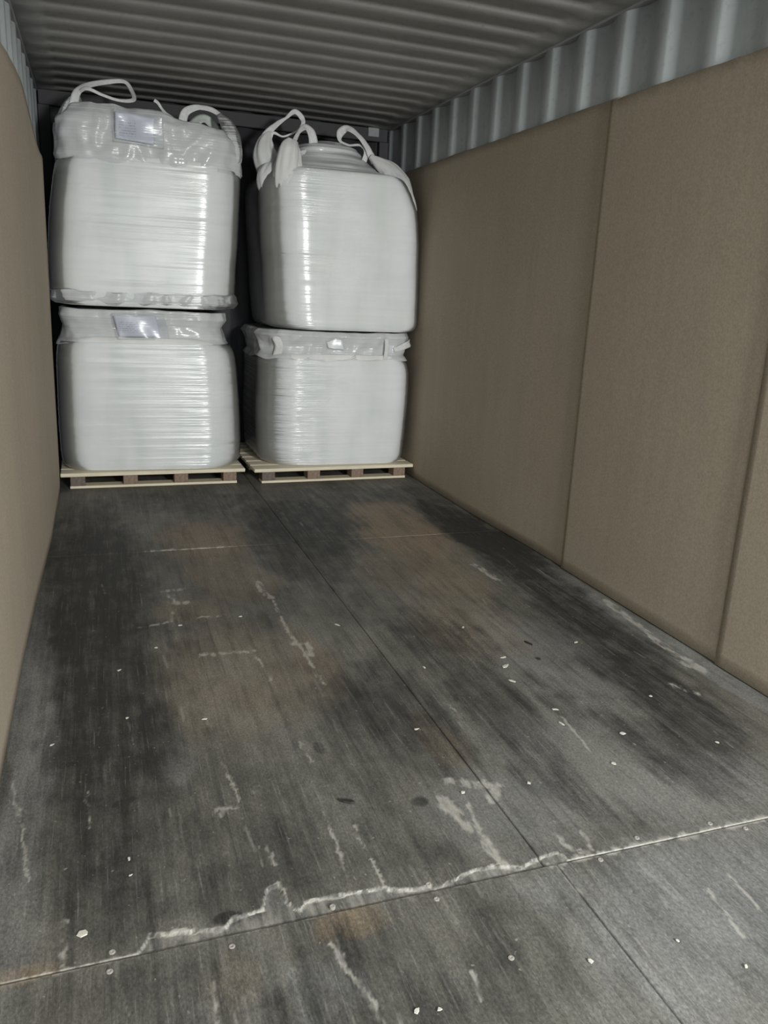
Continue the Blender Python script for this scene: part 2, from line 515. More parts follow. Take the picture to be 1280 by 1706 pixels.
# grimy lanes and blotches: (x, y, rx, ry, strength)
DARK = [(-0.93, 3.4, .20, 1.1, .85), (-0.90, 2.2, .17, .8, .75), (-0.88, 1.6, .17, .30, .55), (0.12, 4.05, .26, .55, .8), (-0.02, 3.45, .17, .35, .55), (0.98, 3.6, .15, .75, .95), (0.92, 2.7, .14, .7, .75),
        (0.80, 1.95, .13, .35, .7), (0.62, 1.62, .12, .2, .5), (0.25, 2.45, .16, .3, .35), (-0.1, 2.05, .2, .35, .55), (-0.45, 1.62, .2, .22, .35), (-0.70, 1.43, .16, .1, .45), (-0.45, 4.6, .5, .22, .45),
        (0.55, 4.6, .5, .2, .4), (0.22, 2.0, .12, .3, .45), (-0.62, 2.75, .12, .2, .3), (-0.99, 1.979, .018, .012, 1.1), (-0.875, 1.777, .016, .012, 1.1), (-0.85, 1.785, .014, .012, 1.0), (-0.172, 1.586, .02, .018, .8),
        (-0.355, 1.888, .014, .03, .7), (-0.689, 1.338, .03, .018, .9), (-0.803, 1.6, .012, .05, .6), (-0.78, 1.17, .14, .12, .55), (-0.5, 1.18, .1, .12, .5), (-0.62, 1.05, .16, .12, .55), (-0.95, 1.15, .1, .14, .4), (-0.45, 1.02, .12, .1, .4), (-0.3, 1.42, .12, .08, .35), (-0.6, 1.5, .1, .1, .3), (0.45, 2.0, .06, .2, .4), (0.55, 1.8, .05, .15, .35), (0.3, 1.42, .08, .08, .3), (-0.2, 1.15, .06, .2, .35),
        (0.2, 1.62, .06, .2, .35), (-0.28, 1.75, .1, .25, .35), (0.0, 1.2, .05, .2, .25), (-0.82, 1.34, .1, .04, .3)]
TAN = [(-0.42, 3.85, .2, .3, .75), (-0.38, 3.35, .16, .3, .4), (0.62, 3.85, .22, .55, .95), (0.55, 3.1, .16, .35, .55), (0.42, 2.6, .18, .3, .35), (-0.5, 2.4, .2, .35, .35), (-0.25, 2.45, .06, .3, .4),
       (-0.44, 1.255, .07, .04, .8), (-1.10, 1.30, .1, .022, .9), (0.0, 1.85, .08, .12, .35), (-0.6, 2.95, .12, .12, .45), (-0.72, 1.17, .05, .08, .3), (0.3, 3.3, .12, .3, .3)]
DUST = [(-1.10, 2.3, .055, .9, .55), (0.45, 1.08, .4, .2, .75), (0.1, 1.02, .14, .2, .6), (1.08, 2.25, .05, .6, .6), (0.05, 1.5, .2, .16, .45), (0.55, 1.45, .3, .14, .45), (0.35, 1.7, .25, .2, .3),
        (-0.02, 1.22, .1, .06, .5), (-0.55, 1.12, .05, .07, .45), (-0.75, 1.1, .06, .06, .3), (-0.7, 1.9, .05, .1, .3), (0.6, 2.2, .2, .4, .3), (-1.08, 1.5, .06, .3, .4), (0.25, 0.95, .3, .12, .4)]


def blobs(X, Y, L, seed):
    wx = (fbm(X * 9, Y * 5, seed) - 0.5) * 0.16
    wy = (fbm(X * 7 + 31, Y * 5, seed + 9) - 0.5) * 0.35
    out = np.zeros_like(X)
    for (cx, cy, rx, ry, s) in L:
        k = 0.16 if rx < 0.05 else 1.0
        q = ((X + wx * k - cx) / rx) ** 2 + ((Y + wy * k * min(1, ry * 2) - cy) / ry) ** 2
        out = np.maximum(out, s * np.clip(1.35 - q * 0.75, 0, 1))
    return out


def plywood_sheet(x0, x1, y0, y1, step_x, step_y, torn=False):
    nx = max(2, int(round((x1 - x0) / step_x)) + 1)
    ny = max(2, int(round((y1 - y0) / step_y)) + 1)
    if y1 < 1.4:
        yl = np.concatenate([np.linspace(y0, 0.78, 40)[:-1], np.linspace(0.78, 1.2, 80)[:-1], np.linspace(1.2, y1, 34)])
    elif y0 < 1.4:
        yl = np.concatenate([np.linspace(y0, 1.45, 56)[:-1], np.linspace(1.45, 2.2, 130)[:-1], np.linspace(2.2, y1, 190)])
    else:
        yl = np.linspace(y0, y1, ny)
    ny = len(yl)
    X, Y = np.meshgrid(np.linspace(x0, x1, nx), yl)
    Z = (fbm(X * 3, Y * 2, 5) - 0.5) * 0.003 - 0.002
    dark, tan, dust = blobs(X, Y, DARK, 20), blobs(X, Y, TAN, 40), blobs(X, Y, DUST, 60)
    jag = (fbm(X * 60, Y * 60, 80, 4) - 0.5) * 1.6
    pale = np.zeros_like(X)
    for pts, w in SCR:
        if max(q[1] for q in pts) < y0 - .05 or min(q[1] for q in pts) > y1 + .05: continue
        d = seg_dist(X + jag * 0.012, Y + jag * 0.02, pts)
        brk = np.clip(fbm(X * 85, Y * 26, 90, 3) * 3.2 - 1.15, 0, 1)
        rim = np.clip(1.3 - np.abs(d - w * 0.8) / (0.45 * w), 0, 1)
        v = np.clip(1.35 - d / w, 0, 1) * (0.25 + 0.75 * brk)
        v = np.clip((v - 0.18) * 1.9, 0, 1)
        pale = np.maximum(pale, 0.6 * v + 0.25 * rim * brk * (w > .01))
        Z -= 0.0008 * v
    # random long scratches and rubbed fibres
    rng = np.random.RandomState(int(abs(x0) * 100 + y0 * 10) + 3)
    for k in range(34):
        sx, sy = rng.uniform(x0, x1), rng.uniform(max(y0, 0.8), y1)
        ln = rng.uniform(.03, .16)
        dx = rng.uniform(-.012, .012)
        d = seg_dist(X, Y + jag * 0.01, [(sx, sy), (sx + dx, sy + ln)])
        pale = np.maximum(pale, rng.uniform(.1, .34) * np.clip(1.4 - d / rng.uniform(.002, .004), 0, 1) * np.clip(fbm(X * 60, Y * 22, 55, 2) * 3 - .9, 0, 1))
    # the cross joint: rubbed pale edge; wide and bright to the right
    dj = np.abs(Y - JY)
    wj = np.where(X > 0.02, 0.0085, np.where(X < -0.83, 0.005, 0.0035)) * (0.7 + 0.7 * fbm(X * 30, Y * 0 + 3, 71))
    rag = np.clip(fbm(X * 55, Y * 0 + (Y > JY) * 7, 73, 3) * 2.6 - 0.55, 0.05, 1.6)
    pale = np.maximum(pale, np.clip(1.5 - dj / (wj * rag), 0, 1) * np.where(X > 0.02, 0.95, 0.6) * (0.45 + 0.55 * vnoise(X * 160, Y * 120, 14)) * (X < 0.9))
    dark = dark * (1 - np.clip(1.6 - dj / wj, 0, 1))
    if torn:
        rx = np.array([q[0] for q in RAG]); ry = np.array([q[1] for q in RAG])
        edge = np.interp(X, rx, ry, left=-9, right=-9)
        inside = (X > rx[0]) & (X < rx[-1]) & (Y < edge + jag * 0.008)
        Z = np.where(inside, Z - 0.004 - 0.002 * fbm(X * 60, Y * 15, 33), Z)
        d = seg_dist(X + jag * 0.01, Y + jag * 0.012, RAG)
        pale = np.maximum(pale, np.clip(1.45 - d / (0.0004 + 0.0055 * fbm(X * 30, Y * 30, 17, 3) ** 1.5), 0, 1) * (0.35 + 0.55 * np.clip(fbm(X * 60, Y * 60, 19, 2) * 2.6 - .7, 0, 1)))
        pale = np.maximum(pale, np.where(inside, 0.42 * np.clip(fbm(X * 95, Y * 14, 12, 2) * 2.4 - 0.9, 0, 1), 0))
        dust = np.maximum(dust, np.where(inside, 0.22, 0))
    Pt = np.stack([X, Y, Z], -1)
    # skirt so that every sheet is a board with an edge 28 mm deep
    def ringed(A, f):
        B = np.empty((ny + 2, nx + 2) + A.shape[2:])
        B[1:-1, 1:-1] = A
        B[0, 1:-1], B[-1, 1:-1], B[1:-1, 0], B[1:-1, -1] = A[0], A[-1], A[:, 0], A[:, -1]
        B[0, 0], B[0, -1], B[-1, 0], B[-1, -1] = A[0, 0], A[0, -1], A[-1, 0], A[-1, -1]
        if f:
            B[0, :, 2] = B[-1, :, 2] = -0.029
            B[:, 0, 2] = B[:, -1, 2] = -0.029
        return B
    me = grid_mesh('plywood_sheet', ringed(Pt, True))
    for nm, A in (('dark', dark), ('tan', tan), ('pale', pale), ('dust', dust)):
        at = me.attributes.new(nm, 'FLOAT', 'POINT')
        at.data.foreach_set('value', ringed(A, False).reshape(-1).astype(np.float32))
    return link('plywood_sheet', me, M['floor'], floor)


XM = 0.0126
g = 0.002
SHEETS = [plywood_sheet(-1.172, XM + .028 - g, Y0, JY - g, .0042, .0055), plywood_sheet(XM + .028 + g, 1.172, Y0, JY - g, .0042, .0055),
          plywood_sheet(-1.172, XM - g, JY + g, 3.718 - g, .0042, .0065, True), plywood_sheet(XM + g, 1.172, JY + g, 3.718 - g, .0042, .0065, True),
          plywood_sheet(-1.172, XM - g, 3.718 + g, Y1 - .05, .009, .012), plywood_sheet(XM + g, 1.172, 3.718 + g, Y1 - .05, .009, .012)]


def screw_mesh():
    bm = bmesh.new()
    n = 12
    prof = [(0.0062, -0.006), (0.0062, -0.0004), (0.0055, 0.0002), (0.0026, 0.0003), (0.002, -0.001)]
    rings = [[bm.verts.new((r * math.cos(2 * math.pi * i / n), r * math.sin(2 * math.pi * i / n), z)) for i in range(n)] for r, z in prof]
    for a, b in zip(rings, rings[1:]):
        for i in range(n):
            bm.faces.new((a[i], a[(i + 1) % n], b[(i + 1) % n], b[i]))
    bm.faces.new(rings[-1])
    me = bpy.data.meshes.new('screw')
    bm.to_mesh(me); bm.free()
    return me


sm = screw_mesh()
for (x, y) in [(-0.903, 1.312), (-0.908, 1.267), (-0.687, 1.262), (-0.261, 1.312), (-0.261, 1.267), (0.146, 1.276), (0.275, 1.318), (0.485, 1.314), (0.558, 1.274), (-0.475, 1.308), (-0.183, 1.084), (0.75, 1.314), (0.8, 1.27)]:
    k = (0 if x < XM + .028 else 1) + (0 if y < JY else 2)
    link('screw', sm, M['screw'], SHEETS[k], (x, y, -0.0005))

# ------------------------------------------------------------------ cardboard sheets lining the side walls
def sm01(t):
    t = max(0.0, min(1.0, t))
    return t * t * (3 - 2 * t)


def card_sheet(name, xf, y0, y1, top, th, ny=60, nz=40):
    """xf(y, z): inner face; top(y): height"""
    P = np.zeros((nz, ny, 3))
    for i in range(nz):
        for j in range(ny):
            y = y0 + (y1 - y0) * j / (ny - 1)
            z = 0.003 + (top(y) - 0.003) * i / (nz - 1)
            P[i, j] = (xf(y, z), y, z)
    return grid_mesh(name, P)


def bow(y, z, s):
    return 0.003 * noise.noise((y * 0.9 + s, z * 0.8, s * 3.1))


def xa(y, z):   # farthest right sheet: foot kicked in a little towards the bags
    return 1.160 - 0.022 * sm01((y - 3.2) / 1.0) * (1 - z / 2.1) + bow(y, z, 1)


def xb(y, z):
    return 1.1505 + bow(y, z, 1)


def xc(y, z):
    return 1.141 + bow(y, z, 1)


def topn(base, s):
    return lambda y: base + 0.006 * noise.noise((y * 2.5, s, 0)) + 0.003 * noise.noise((y * 14, s, 4))


RC = [('cardboard_sheet', xa, 3.03, 5.90, 2.022, 'tall brown cardboard sheet on right wall reaching farthest in beside the bags'),
      ('cardboard_sheet', xb, 1.98, 3.093, 2.012, 'middle brown cardboard sheet on right wall between two upright seams'),
      ('cardboard_sheet', xc, 0.35, 2.045, 2.014, 'nearest brown cardboard sheet at right edge, overlapping the next one')]
cards = []
for k, (nm, xf, y0, y1, zt, lab) in enumerate(RC):
    me = card_sheet(nm, xf, y0, y1, topn(zt, k * 3.3), 0.006)
    o = link(nm, me, M['card'], smooth=True)
    solidify(o, 0.007, -1.0)
    tag(o, lab, 'cardboard sheet', 'cardboard sheets lining the container walls')
    cards.append(o)


def xl(y, z):
    foot = np.interp(y, [0.3, 2.1, 2.6, 3.16, 3.98, 5.2], [-1.158, -1.162, -1.162, -1.156, -1.136, -1.140])
    lean = 0.018 * sm01((y - 3.6) / 1.4) * (z / 2.0)
    return float(foot) + lean + bow(y, z, 9) * 0.8


def top_l(y):
    return 2.0 - 0.05 * sm01((3.7 - y) / 1.0) - 0.16 * sm01((y - 3.8) / 1.0) + 0.004 * noise.noise((y * 9, 1, 1))


P = card_sheet('cardboard_sheet', xl, 0.35, 5.05, top_l, 0.006, 90, 40)
o = link('cardboard_sheet', P, M['card'], smooth=True)
solidify(o, 0.007, 1.0)
tag(o, 'long brown cardboard sheet along left wall with a slumped far top corner', 'cardboard sheet', 'cardboard sheets lining the container walls')


def flap(parent, x, y, z, w, h, name='torn_patch', mat='tear', seed=0):
    rnd = random.Random(seed)
    n = 11
    vs_ = [(x - 0.0015, y, z)]
    for i in range(n):
        a = 2 * math.pi * i / n
        r = rnd.uniform(0.6, 1.1)
        vs_.append((x - 0.0008, y + w * r * math.cos(a), z + h * r * math.sin(a)))
    for i in range(n):
        v = vs_[1 + i]
        vs_.append((x + 0.002, v[1], v[2]))
    fs = [(0, 1 + (i + 1) % n, 1 + i) for i in range(n)] + [(1 + i, 1 + (i + 1) % n, 1 + n + (i + 1) % n, 1 + n + i) for i in range(n)]
    return link(name, mesh_from(name, vs_, fs), M[mat], parent)


for (yy, zz, w, h, s, kk) in ((4.13, 0.995, .022, .013, 1, 0), (4.22, 1.003, .018, .006, 2, 0), (3.10, 0.952, .006, .022, 3, 0), (3.115, 0.88, .012, .008, 4, 0)):
    xfun = RC[kk][1]
    flap(cards[kk], xfun(yy, zz), yy, zz, w, h, seed=s)

# ------------------------------------------------------------------ pallets
def pallet(loc, rz, label):
    t = empty('wooden_pallet', loc, label, 'pallet', 'pallets under the bag stacks')
    t.rotation_euler = (0, 0, rz)
    W, D = 1.10, 0.93
    db = box_mesh('deck_board', -W / 2, W / 2, -0.06, 0.06, 0.076, 0.098, 0.003)
    for i in range(7):
        link('deck_board', db, M['deck'], t, (0, 0.06 + i * (D - 0.12) / 6, 0))
    bk = box_mesh('block', -0.042, 0.042, -0.05, 0.05, 0.016, 0.076, 0.003)
    bk2 = box_mesh('block', -0.042, 0.042, -0.05, 0.05, 0.016, 0.076, 0.003)
    for j, yb in enumerate((0.065, D / 2, D - 0.065)):
        for i in range(4):
            xb_ = -0.455 + i * 0.91 / 3
            link('block', bk2 if i == 0 else bk, M['dkblock'] if i == 0 else M['block'], t, (xb_, yb, 0))
    bb = box_mesh('bottom_board', -0.50, 0.50, -0.045, 0.045, 0.0005, 0.016, 0.002)
    for yb in (0.06, D / 2, D - 0.06):
        link('bottom_board', bb, M['deck'], t, (0, yb, 0))
    return t


pallet((-0.575, 5.0, 0.0), math.radians(0.7), 'pale wooden pallet carrying the left stack of white bags')
pallet((0.578, 4.985, 0.0), math.radians(1.6), 'pale wooden pallet carrying the right stack of white bags')

# ------------------------------------------------------------------ big bags
CYB, HYB = 5.49, 0.465
NA = 220
TH = np.linspace(0, 2 * np.pi, NA, endpoint=False)


def ring_unit(rl, rr_, bulge=0.008, skew=0.0):
    """rounded rectangle in the unit box, radii rl / rr_ at its left / right corners, front and back slightly bulged; NA points counter-clockwise from +x"""
    pts = []
    def arc(cx, cy, r, a0, a1, n=60):
        for a in np.linspace(a0, a1, n):
            pts.append((cx + r * math.cos(a), cy + r * math.sin(a)))
    hp = math.pi / 2
    pts.append((1.0, 0.0))
    arc(1 - rr_, 1 - rr_, rr_, 0, hp)
    arc(-1 + rl, 1 - rl, rl, hp, 2 * hp)
    arc(-1 + rl, -1 + rl, rl, 2 * hp, 3 * hp)
    arc(1 - rr_, -1 + rr_, rr_, 3 * hp, 4 * hp)
    pts.append((1.0, 0.0))
    a = np.array(pts)
    s_ = np.concatenate([[0], np.cumsum(np.hypot(*np.diff(a, axis=0).T))])
    t = np.linspace(0, s_[-1], NA, endpoint=False)
    u, v = np.interp(t, s_, a[:, 0]), np.interp(t, s_, a[:, 1])
    v = v * (1 - bulge * u * u)
    u = u * (1 - bulge * v * v)
    return u, v - skew * u          # skew: the bag stands slightly turned on its pallet


def ring_normals(u, v):
    du, dv = np.roll(u, -1) - np.roll(u, 1), np.roll(v, -1) - np.roll(v, 1)
    l = np.hypot(du, dv) + 1e-9
    return np.stack([dv / l, -du / l, 0 * u], -1)


def pchip(xk, yk, x):
    xk, yk = np.array(xk, float), np.array(yk, float)
    h = np.diff(xk); d = np.diff(yk) / h
    mk = np.zeros_like(yk)
    mk[1:-1] = np.where(d[:-1] * d[1:] > 0, 2 * d[:-1] * d[1:] / (d[:-1] + d[1:] + 1e-12), 0)
    mk[0], mk[-1] = d[0], d[-1]
    i = np.clip(np.searchsorted(xk, x) - 1, 0, len(h) - 1)
    t = (x - xk[i]) / h[i]
    return yk[i] * (1 + 2 * t) * (1 - t) ** 2 + h[i] * mk[i] * t * (1 - t) ** 2 + yk[i + 1] * t * t * (3 - 2 * t) + h[i] * mk[i + 1] * t * t * (t - 1)


def n3(P, sx, sy, sz, seed):
    sh = P.shape[:-1]
    Q = P.reshape(-1, 3)
    return np.array([noise.noise((a * sx + seed, b * sy - seed, c * sz + 2 * seed)) for a, b, c in Q.tolist()]).reshape(sh)


class Bag:
    """a filled bag described by sections (z, cx, hx), rounded more or less at its left and right corners"""
    def __init__(s, sections, nl, nr, seed, rows=90, skew=0.0):
        s.sec, s.nl, s.nr, s.seed = sections, nl, nr, seed
        s.u, s.v = ring_unit(nl, nr, 0.008, skew)
        zk = [q[0] for q in sections]
        s.param = np.arange(len(zk), dtype=float)
        # walk along the profile by arc length, so that the flat top gets its rows too
        pz, pc, ph = zk, [q[1] for q in sections], [q[2] for q in sections]
        arc = [0.0]
        for i in range(1, len(zk)):
            arc.append(arc[-1] + math.hypot(pz[i] - pz[i - 1], ph[i] - ph[i - 1]))
        t = np.linspace(0, arc[-1], rows)
        s.z, s.cx, s.hx = pchip(arc, pz, t), pchip(arc, pc, t), pchip(arc, ph, t)
        hxm = max(ph)
        s.hy = HYB * np.minimum(1.0, np.where(s.hx > 0.4, 0.9 + 0.1 * s.hx / 0.54, (0.9 + 0.1 * 0.4 / 0.54) * s.hx / 0.4))
        base = np.stack([s.cx[:, None] + s.hx[:, None] * s.u[None], CYB + s.hy[:, None] * s.v[None], np.repeat(s.z[:, None], NA, 1)], -1)
        s.base = base
        s.nrm = np.repeat(ring_normals(s.u, s.v)[None], rows, 0)
        s.d0 = 0.006 * n3(base, 1.2, 1.2, 2.6, seed) + 0.0008 * n3(base, 3, 3, 9, seed + 5)
        s.d0 = np.clip(s.d0, -0.02, 0.010)

    def press(s, P, gap):
        X, Y, Z = P[..., 0], P[..., 1], P[..., 2]
        k = np.clip((Y - 3.2), 0, 1)
        lim = 1.153 - 0.022 * (k * k * (3 - 2 * k)) * (1 - Z / 2.1) - 0.004 - gap
        P[..., 0] = np.minimum(X, lim)
        return P

    def body(s):
        return s.press(s.base + s.nrm * (s.d0)[..., None], 0.005)

    def film(s, z0, z1):
        k = (s.z >= z0 - 1e-6) & (s.z <= z1 + 1e-6)
        b = s.base[k]
        w = 0.006 + 0.004 * np.abs(n3(b, 1.5, 1.5, 40, s.seed + 11)) + 0.002 * np.maximum(0, n3(b, 3, 3, 6, s.seed + 17))
        return s.press(b + s.nrm[k] * (s.d0[k] + w)[..., None], 0.002)


def put(name, P, mat, parent, closed=True, smooth=True):
    L = P - np.array(parent.location)
    return link(name, grid_mesh(name, L, closed), M[mat], parent, smooth=smooth)


def skirt(cx, hx, hy, u, v, zb, ztop, seed, mids=((0, 1.0), (0.25, .965), (0.55, 1.0), (0.8, .985), (1.0, .93)), amp=0.016, close=True, rows=34, sag=0.05, ztn=1.0):
    """the gathered top of a bag under loose film: a crumpled band whose upper rim rises and falls, folded in at the top"""
    X = cx + hx * u
    zt = np.array([ztop(x, y) for x, y in zip(X, v)])
    t = np.linspace(0, 1, rows)
    k = np.interp(t, [q[0] for q in mids], [q[1] for q in mids])
    P = np.zeros((rows, NA, 3))
    P[..., 0] = cx + hx * u[None] * k[:, None]
    P[..., 1] = CYB + hy * v[None] * k[:, None]
    zbw = zb + 0.016 * np.array([noise.noise((a * 4.5, b_ * 4.5, seed + 40)) for a, b_ in zip(u, v)])
    P[..., 2] = zbw[None] + (zt - zbw)[None] * t[:, None]
    nr = ring_normals(u, v)[None]
    rid = np.abs(n3(P, 9, 9, 5, seed))
    cr = amp * (1.0 - 2.6 * rid) + 0.006 * n3(P, 26, 26, 16, seed + 3)
    fade = np.minimum(1, t / 0.12)[:, None]
    P = P + nr * (cr * fade)[..., None]
    P[..., 2] += 0.010 * ztn * n3(P, 10, 10, 3, seed + 8) * t[:, None]
    if close:
        top = P[-1]
        extra = []
        for q, dz in ((0.97, 0.002), (0.9, -0.012), (0.78, -sag * .6), (0.55, -sag), (0.25, -sag * 1.1), (0.02, -sag * 1.1)):
            R = top.copy()
            R[:, 0] = cx + (top[:, 0] - cx) * q
            R[:, 1] = CYB + (top[:, 1] - CYB) * q
            zm = top[:, 2].mean()
            R[:, 2] = top[:, 2] * q + zm * (1 - q) + dz
            R[:, 2] += 0.014 * ztn * n3(R[None], 11, 11, 4, seed + 2)[0] * q
            extra.append(R)
        P = np.concatenate([P, np.stack(extra)], 0)
    return P


def catmull(pts, n):
    pts = [Vector(q) for q in pts]
    ext = [pts[0] * 2 - pts[1]] + pts + [pts[-1] * 2 - pts[-2]]
    out = []
    for i in range(1, len(ext) - 2):
        p0, p1, p2, p3 = ext[i - 1:i + 3]
        for k in range(n):
            t = k / n
            out.append(0.5 * ((2 * p1) + (p2 - p0) * t + (2 * p0 - 5 * p1 + 4 * p2 - p3) * t * t + (3 * p1 - p0 - 3 * p2 + p3) * t ** 3))
    out.append(pts[-1])
    return out


def strap(name, pts, widths, parent, mat='strap', normal=(0, -1, 0.3), th=0.004, twist=None, seed=1, crump=0.0):
    """webbing: a flat band swept along a path; widths and face normals vary along it"""
    C = catmull(pts, 8)
    n = len(C)
    wv = np.interp(np.linspace(0, len(widths) - 1, n), range(len(widths)), widths)
    nrm = [Vector(normal)] * n if twist is None else None
    if twist is not None:
        tw = np.array(twist, float)
        tt = np.linspace(0, len(tw) - 1, n)
        nrm = [Vector([np.interp(q, range(len(tw)), tw[:, a]) for a in range(3)]) for q in tt]
    rows = []
    loc = Vector(parent.location)
    for i in range(n):
        tg = (C[min(i + 1, n - 1)] - C[max(i - 1, 0)]).normalized()
        nn = nrm[i] - tg * nrm[i].dot(tg)
        if nn.length < 1e-3: nn = Vector((0, 0, 1)).cross(tg)
        nn.normalize()
        b = tg.cross(nn)
        w = wv[i] / 2
        row = []
        for a, c in ((-1, -.5), (-.5, -.5), (0, -.5), (.5, -.5), (1, -.5), (1, .5), (.5, .5), (0, .5), (-.5, .5), (-1, .5)):
            cr = crump * noise.noise((i * 0.22, a * 1.6, seed))
            q = C[i] + b * (a * w) + nn * (c * th + cr) - loc
            row.append(tuple(q))
        rows.append(row)
    return link(name, grid_mesh(name, np.array(rows), True), M[mat], parent, smooth=True)


def ear(name, pts, ws, ts, parent, mat='fabric', normal=(0, -1, 0.2), seed=1, crump=0.019):
    """gathered corner cloth a loop is sewn to: a crumpled sleeve swept along a path"""
    C = catmull(pts, 9)
    n = len(C)
    wv = np.interp(np.linspace(0, len(ws) - 1, n), range(len(ws)), ws)
    tv = np.interp(np.linspace(0, len(ts) - 1, n), range(len(ts)), ts)
    loc = Vector(parent.location)
    rows = []
    K = 36
    for i in range(n):
        tg = (C[min(i + 1, n - 1)] - C[max(i - 1, 0)]).normalized()
        nn = Vector(normal) - tg * Vector(normal).dot(tg)
        nn.normalize()
        b = tg.cross(nn)
        row = []
        for k in range(K):
            a = 2 * math.pi * k / K
            f = 1 + crump * 18 * noise.noise((math.cos(a) * 1.7, math.sin(a) * 1.7 + i * 0.035, seed)) + crump * 9 * noise.noise((math.cos(a) * 5, math.sin(a) * 5 + i * 0.09, seed + 4))
            q = C[i] + b * (wv[i] / 2 * f * math.cos(a)) + nn * (tv[i] / 2 * f * math.sin(a)) - loc
            row.append(tuple(q))
        rows.append(row)
    c0, c1 = C[0] - loc, C[-1] - loc
    rows = [[tuple(c0)] * K] + rows + [[tuple(c1)] * K]
    return link(name, grid_mesh(name, np.array(rows), True), M[mat], parent, smooth=True)


def pouch(parent, x0, x1, zl, zr, hgt, y, seed, shear=0.0, printed=True):
    """clear document pocket with its printed sheet; also carries the painted white film reflection"""
    def patch(name, x0, x1, zl, zr, h, y, mat, par, amp):
        nu, nv = 22, 14
        P = np.zeros((nv, nu, 3))
        for i in range(nv):
            for j in range(nu):
                a, b = j / (nu - 1), i / (nv - 1)
                x = x0 + (x1 - x0) * a + shear * (1 - b)
                z = (zl * (1 - a) + zr * a) - h * (1 - b)
                P[i, j] = (x, y + amp * noise.noise((x * 9, z * 9, seed)), z)
        P -= np.array(parent.location)
        o = link(name, grid_mesh(name, P), M[mat], par, smooth=True)
        solidify(o, 0.0005, 1.0)
        return o
    f = patch('document_pouch', x0, x1, zl, zr, hgt, y - 0.004, 'pouch', parent, 0.012)
    if printed:
        if printed == 'glint':
            patch('glint_patch', x0 + .006, x1 - .006, zl - .006, zr - .006, hgt - .012, y, 'glint', f, 0.012)
        else:
            patch('printed_sheet', x0 + .012, x1 - .05, zl - .012, zr - .012, hgt - .03, y, 'print', f, 0.012)
    return f


GR = 'film-wrapped white big bags stacked on the pallets'

# --- lower left bag
LLsec = [(.0995, -.572, .44), (.102, -.572, .50), (.125, -.572, .530), (.16, -.573, .542), (.23, -.573, .546), (.35, -.574, .546), (.5, -.574, .542), (.65, -.577, .535), (.76, -.581, .526),
         (.82, -.585, .516), (.86, -.591, .495), (.885, -.597, .455), (.9, -.6, .38), (.905, -.6, .2), (.907, -.6, .01)]
tLL = empty('big_bag', (-0.566, 5.49, 0.0985), 'lower white big bag of the left stack, squat body resting on the left pallet', 'bulk bag', GR)
b = Bag(LLsec, .28, .46, 3.0, 90, .042)
put('body', b.body(), 'fabric', tLL)
put('stretch_film', b.film(.103, .87), 'film_creased', tLL)
kLL = skirt(-.60, .490, .435, b.u, b.v, .855, lambda x, y: 1.056 + 0.004 * math.sin(x * 9), 4.4, ((0, 1.05), (0.15, .99), (0.5, .955), (0.8, .99), (1.0, .97)), 0.014, True, 30, 0.004, 0.3)
put('gathered_top', kLL, 'hazy', tLL)
kin = skirt(-.60, .478, .42, b.u, b.v, .86, lambda x, y: 1.050 + 0.004 * math.sin(x * 9), 4.4, ((0, 1.05), (0.15, .99), (0.5, .955), (0.8, .99), (1.0, .97)), 0.012, True, 24, 0.004, 0.3)
put('top_skirt', kin, 'fabric', tLL)
pouch(tLL, -0.80, -0.50, 1.035, 1.04, 0.15, 5.036, 2.0, 0.03)

# --- upper left bag
LUsec = [(1.0735, -.587, .40), (1.075, -.587, .46), (1.085, -.588, .505), (1.105, -.589, .527), (1.14, -.592, .530), (1.2, -.593, .534), (1.3, -.590, .536), (1.45, -.579, .536), (1.6, -.567, .531),
         (1.72, -.555, .525), (1.82, -.544, .518), (1.865, -.538, .505), (1.89, -.535, .462), (1.90, -.535, .35), (1.904, -.535, .2), (1.906, -.535, .01)]
tLU = empty('big_bag', (-0.566, 5.49, 1.07), 'upper white big bag of the left stack, printed document pouch on its collar', 'bulk bag', GR)
b = Bag(LUsec, .28, .46, 8.0, 100, .042)
put('body', b.body(), 'fabric', tLU)
put('stretch_film', b.film(1.078, 1.87), 'film', tLU)


def zLU(x, v):
    z = float(np.interp(x, [-1.06, -.98, -.88, -.70, -.48, -.34, -.2, -.1, -.02], [2.10, 2.15, 2.155, 2.15, 2.14, 2.105, 2.095, 2.09, 2.0]))
    return z if v < 0 else z - 0.03 * sm01(v)


kLU = skirt(-.537, .515, .455, b.u, b.v, 1.85, zLU, 9.3, ((0, 1.012), (0.18, 1.0), (0.5, 1.005), (0.8, .99), (1.0, .92)), 0.015)
put('gathered_top', kLU, 'hazy', tLU)
put('top_skirt', skirt(-.537, .500, .44, b.u, b.v, 1.855, lambda x, y: zLU(x, y) - 0.012, 9.3, ((0, 1.012), (0.18, 1.0), (0.5, 1.005), (0.8, .985), (1.0, .9)), 0.012), 'fabric', tLU)
put('loose_film', skirt(-.589, .535, .462, b.u, b.v, 1.165, lambda x, v_: 1.079 + 0.004 * math.sin(x * 13 + v_ * 5), 31.0, ((0, 1.002), (0.35, 1.008), (0.6, 1.016), (0.8, 1.0), (1.0, .965)), 0.013, False, 26, 0.05, 0.3), 'hazy', tLU)
pouch(tLU, -0.745, -0.475, 2.125, 2.112, 0.17, 5.018, 6.0, -0.004)
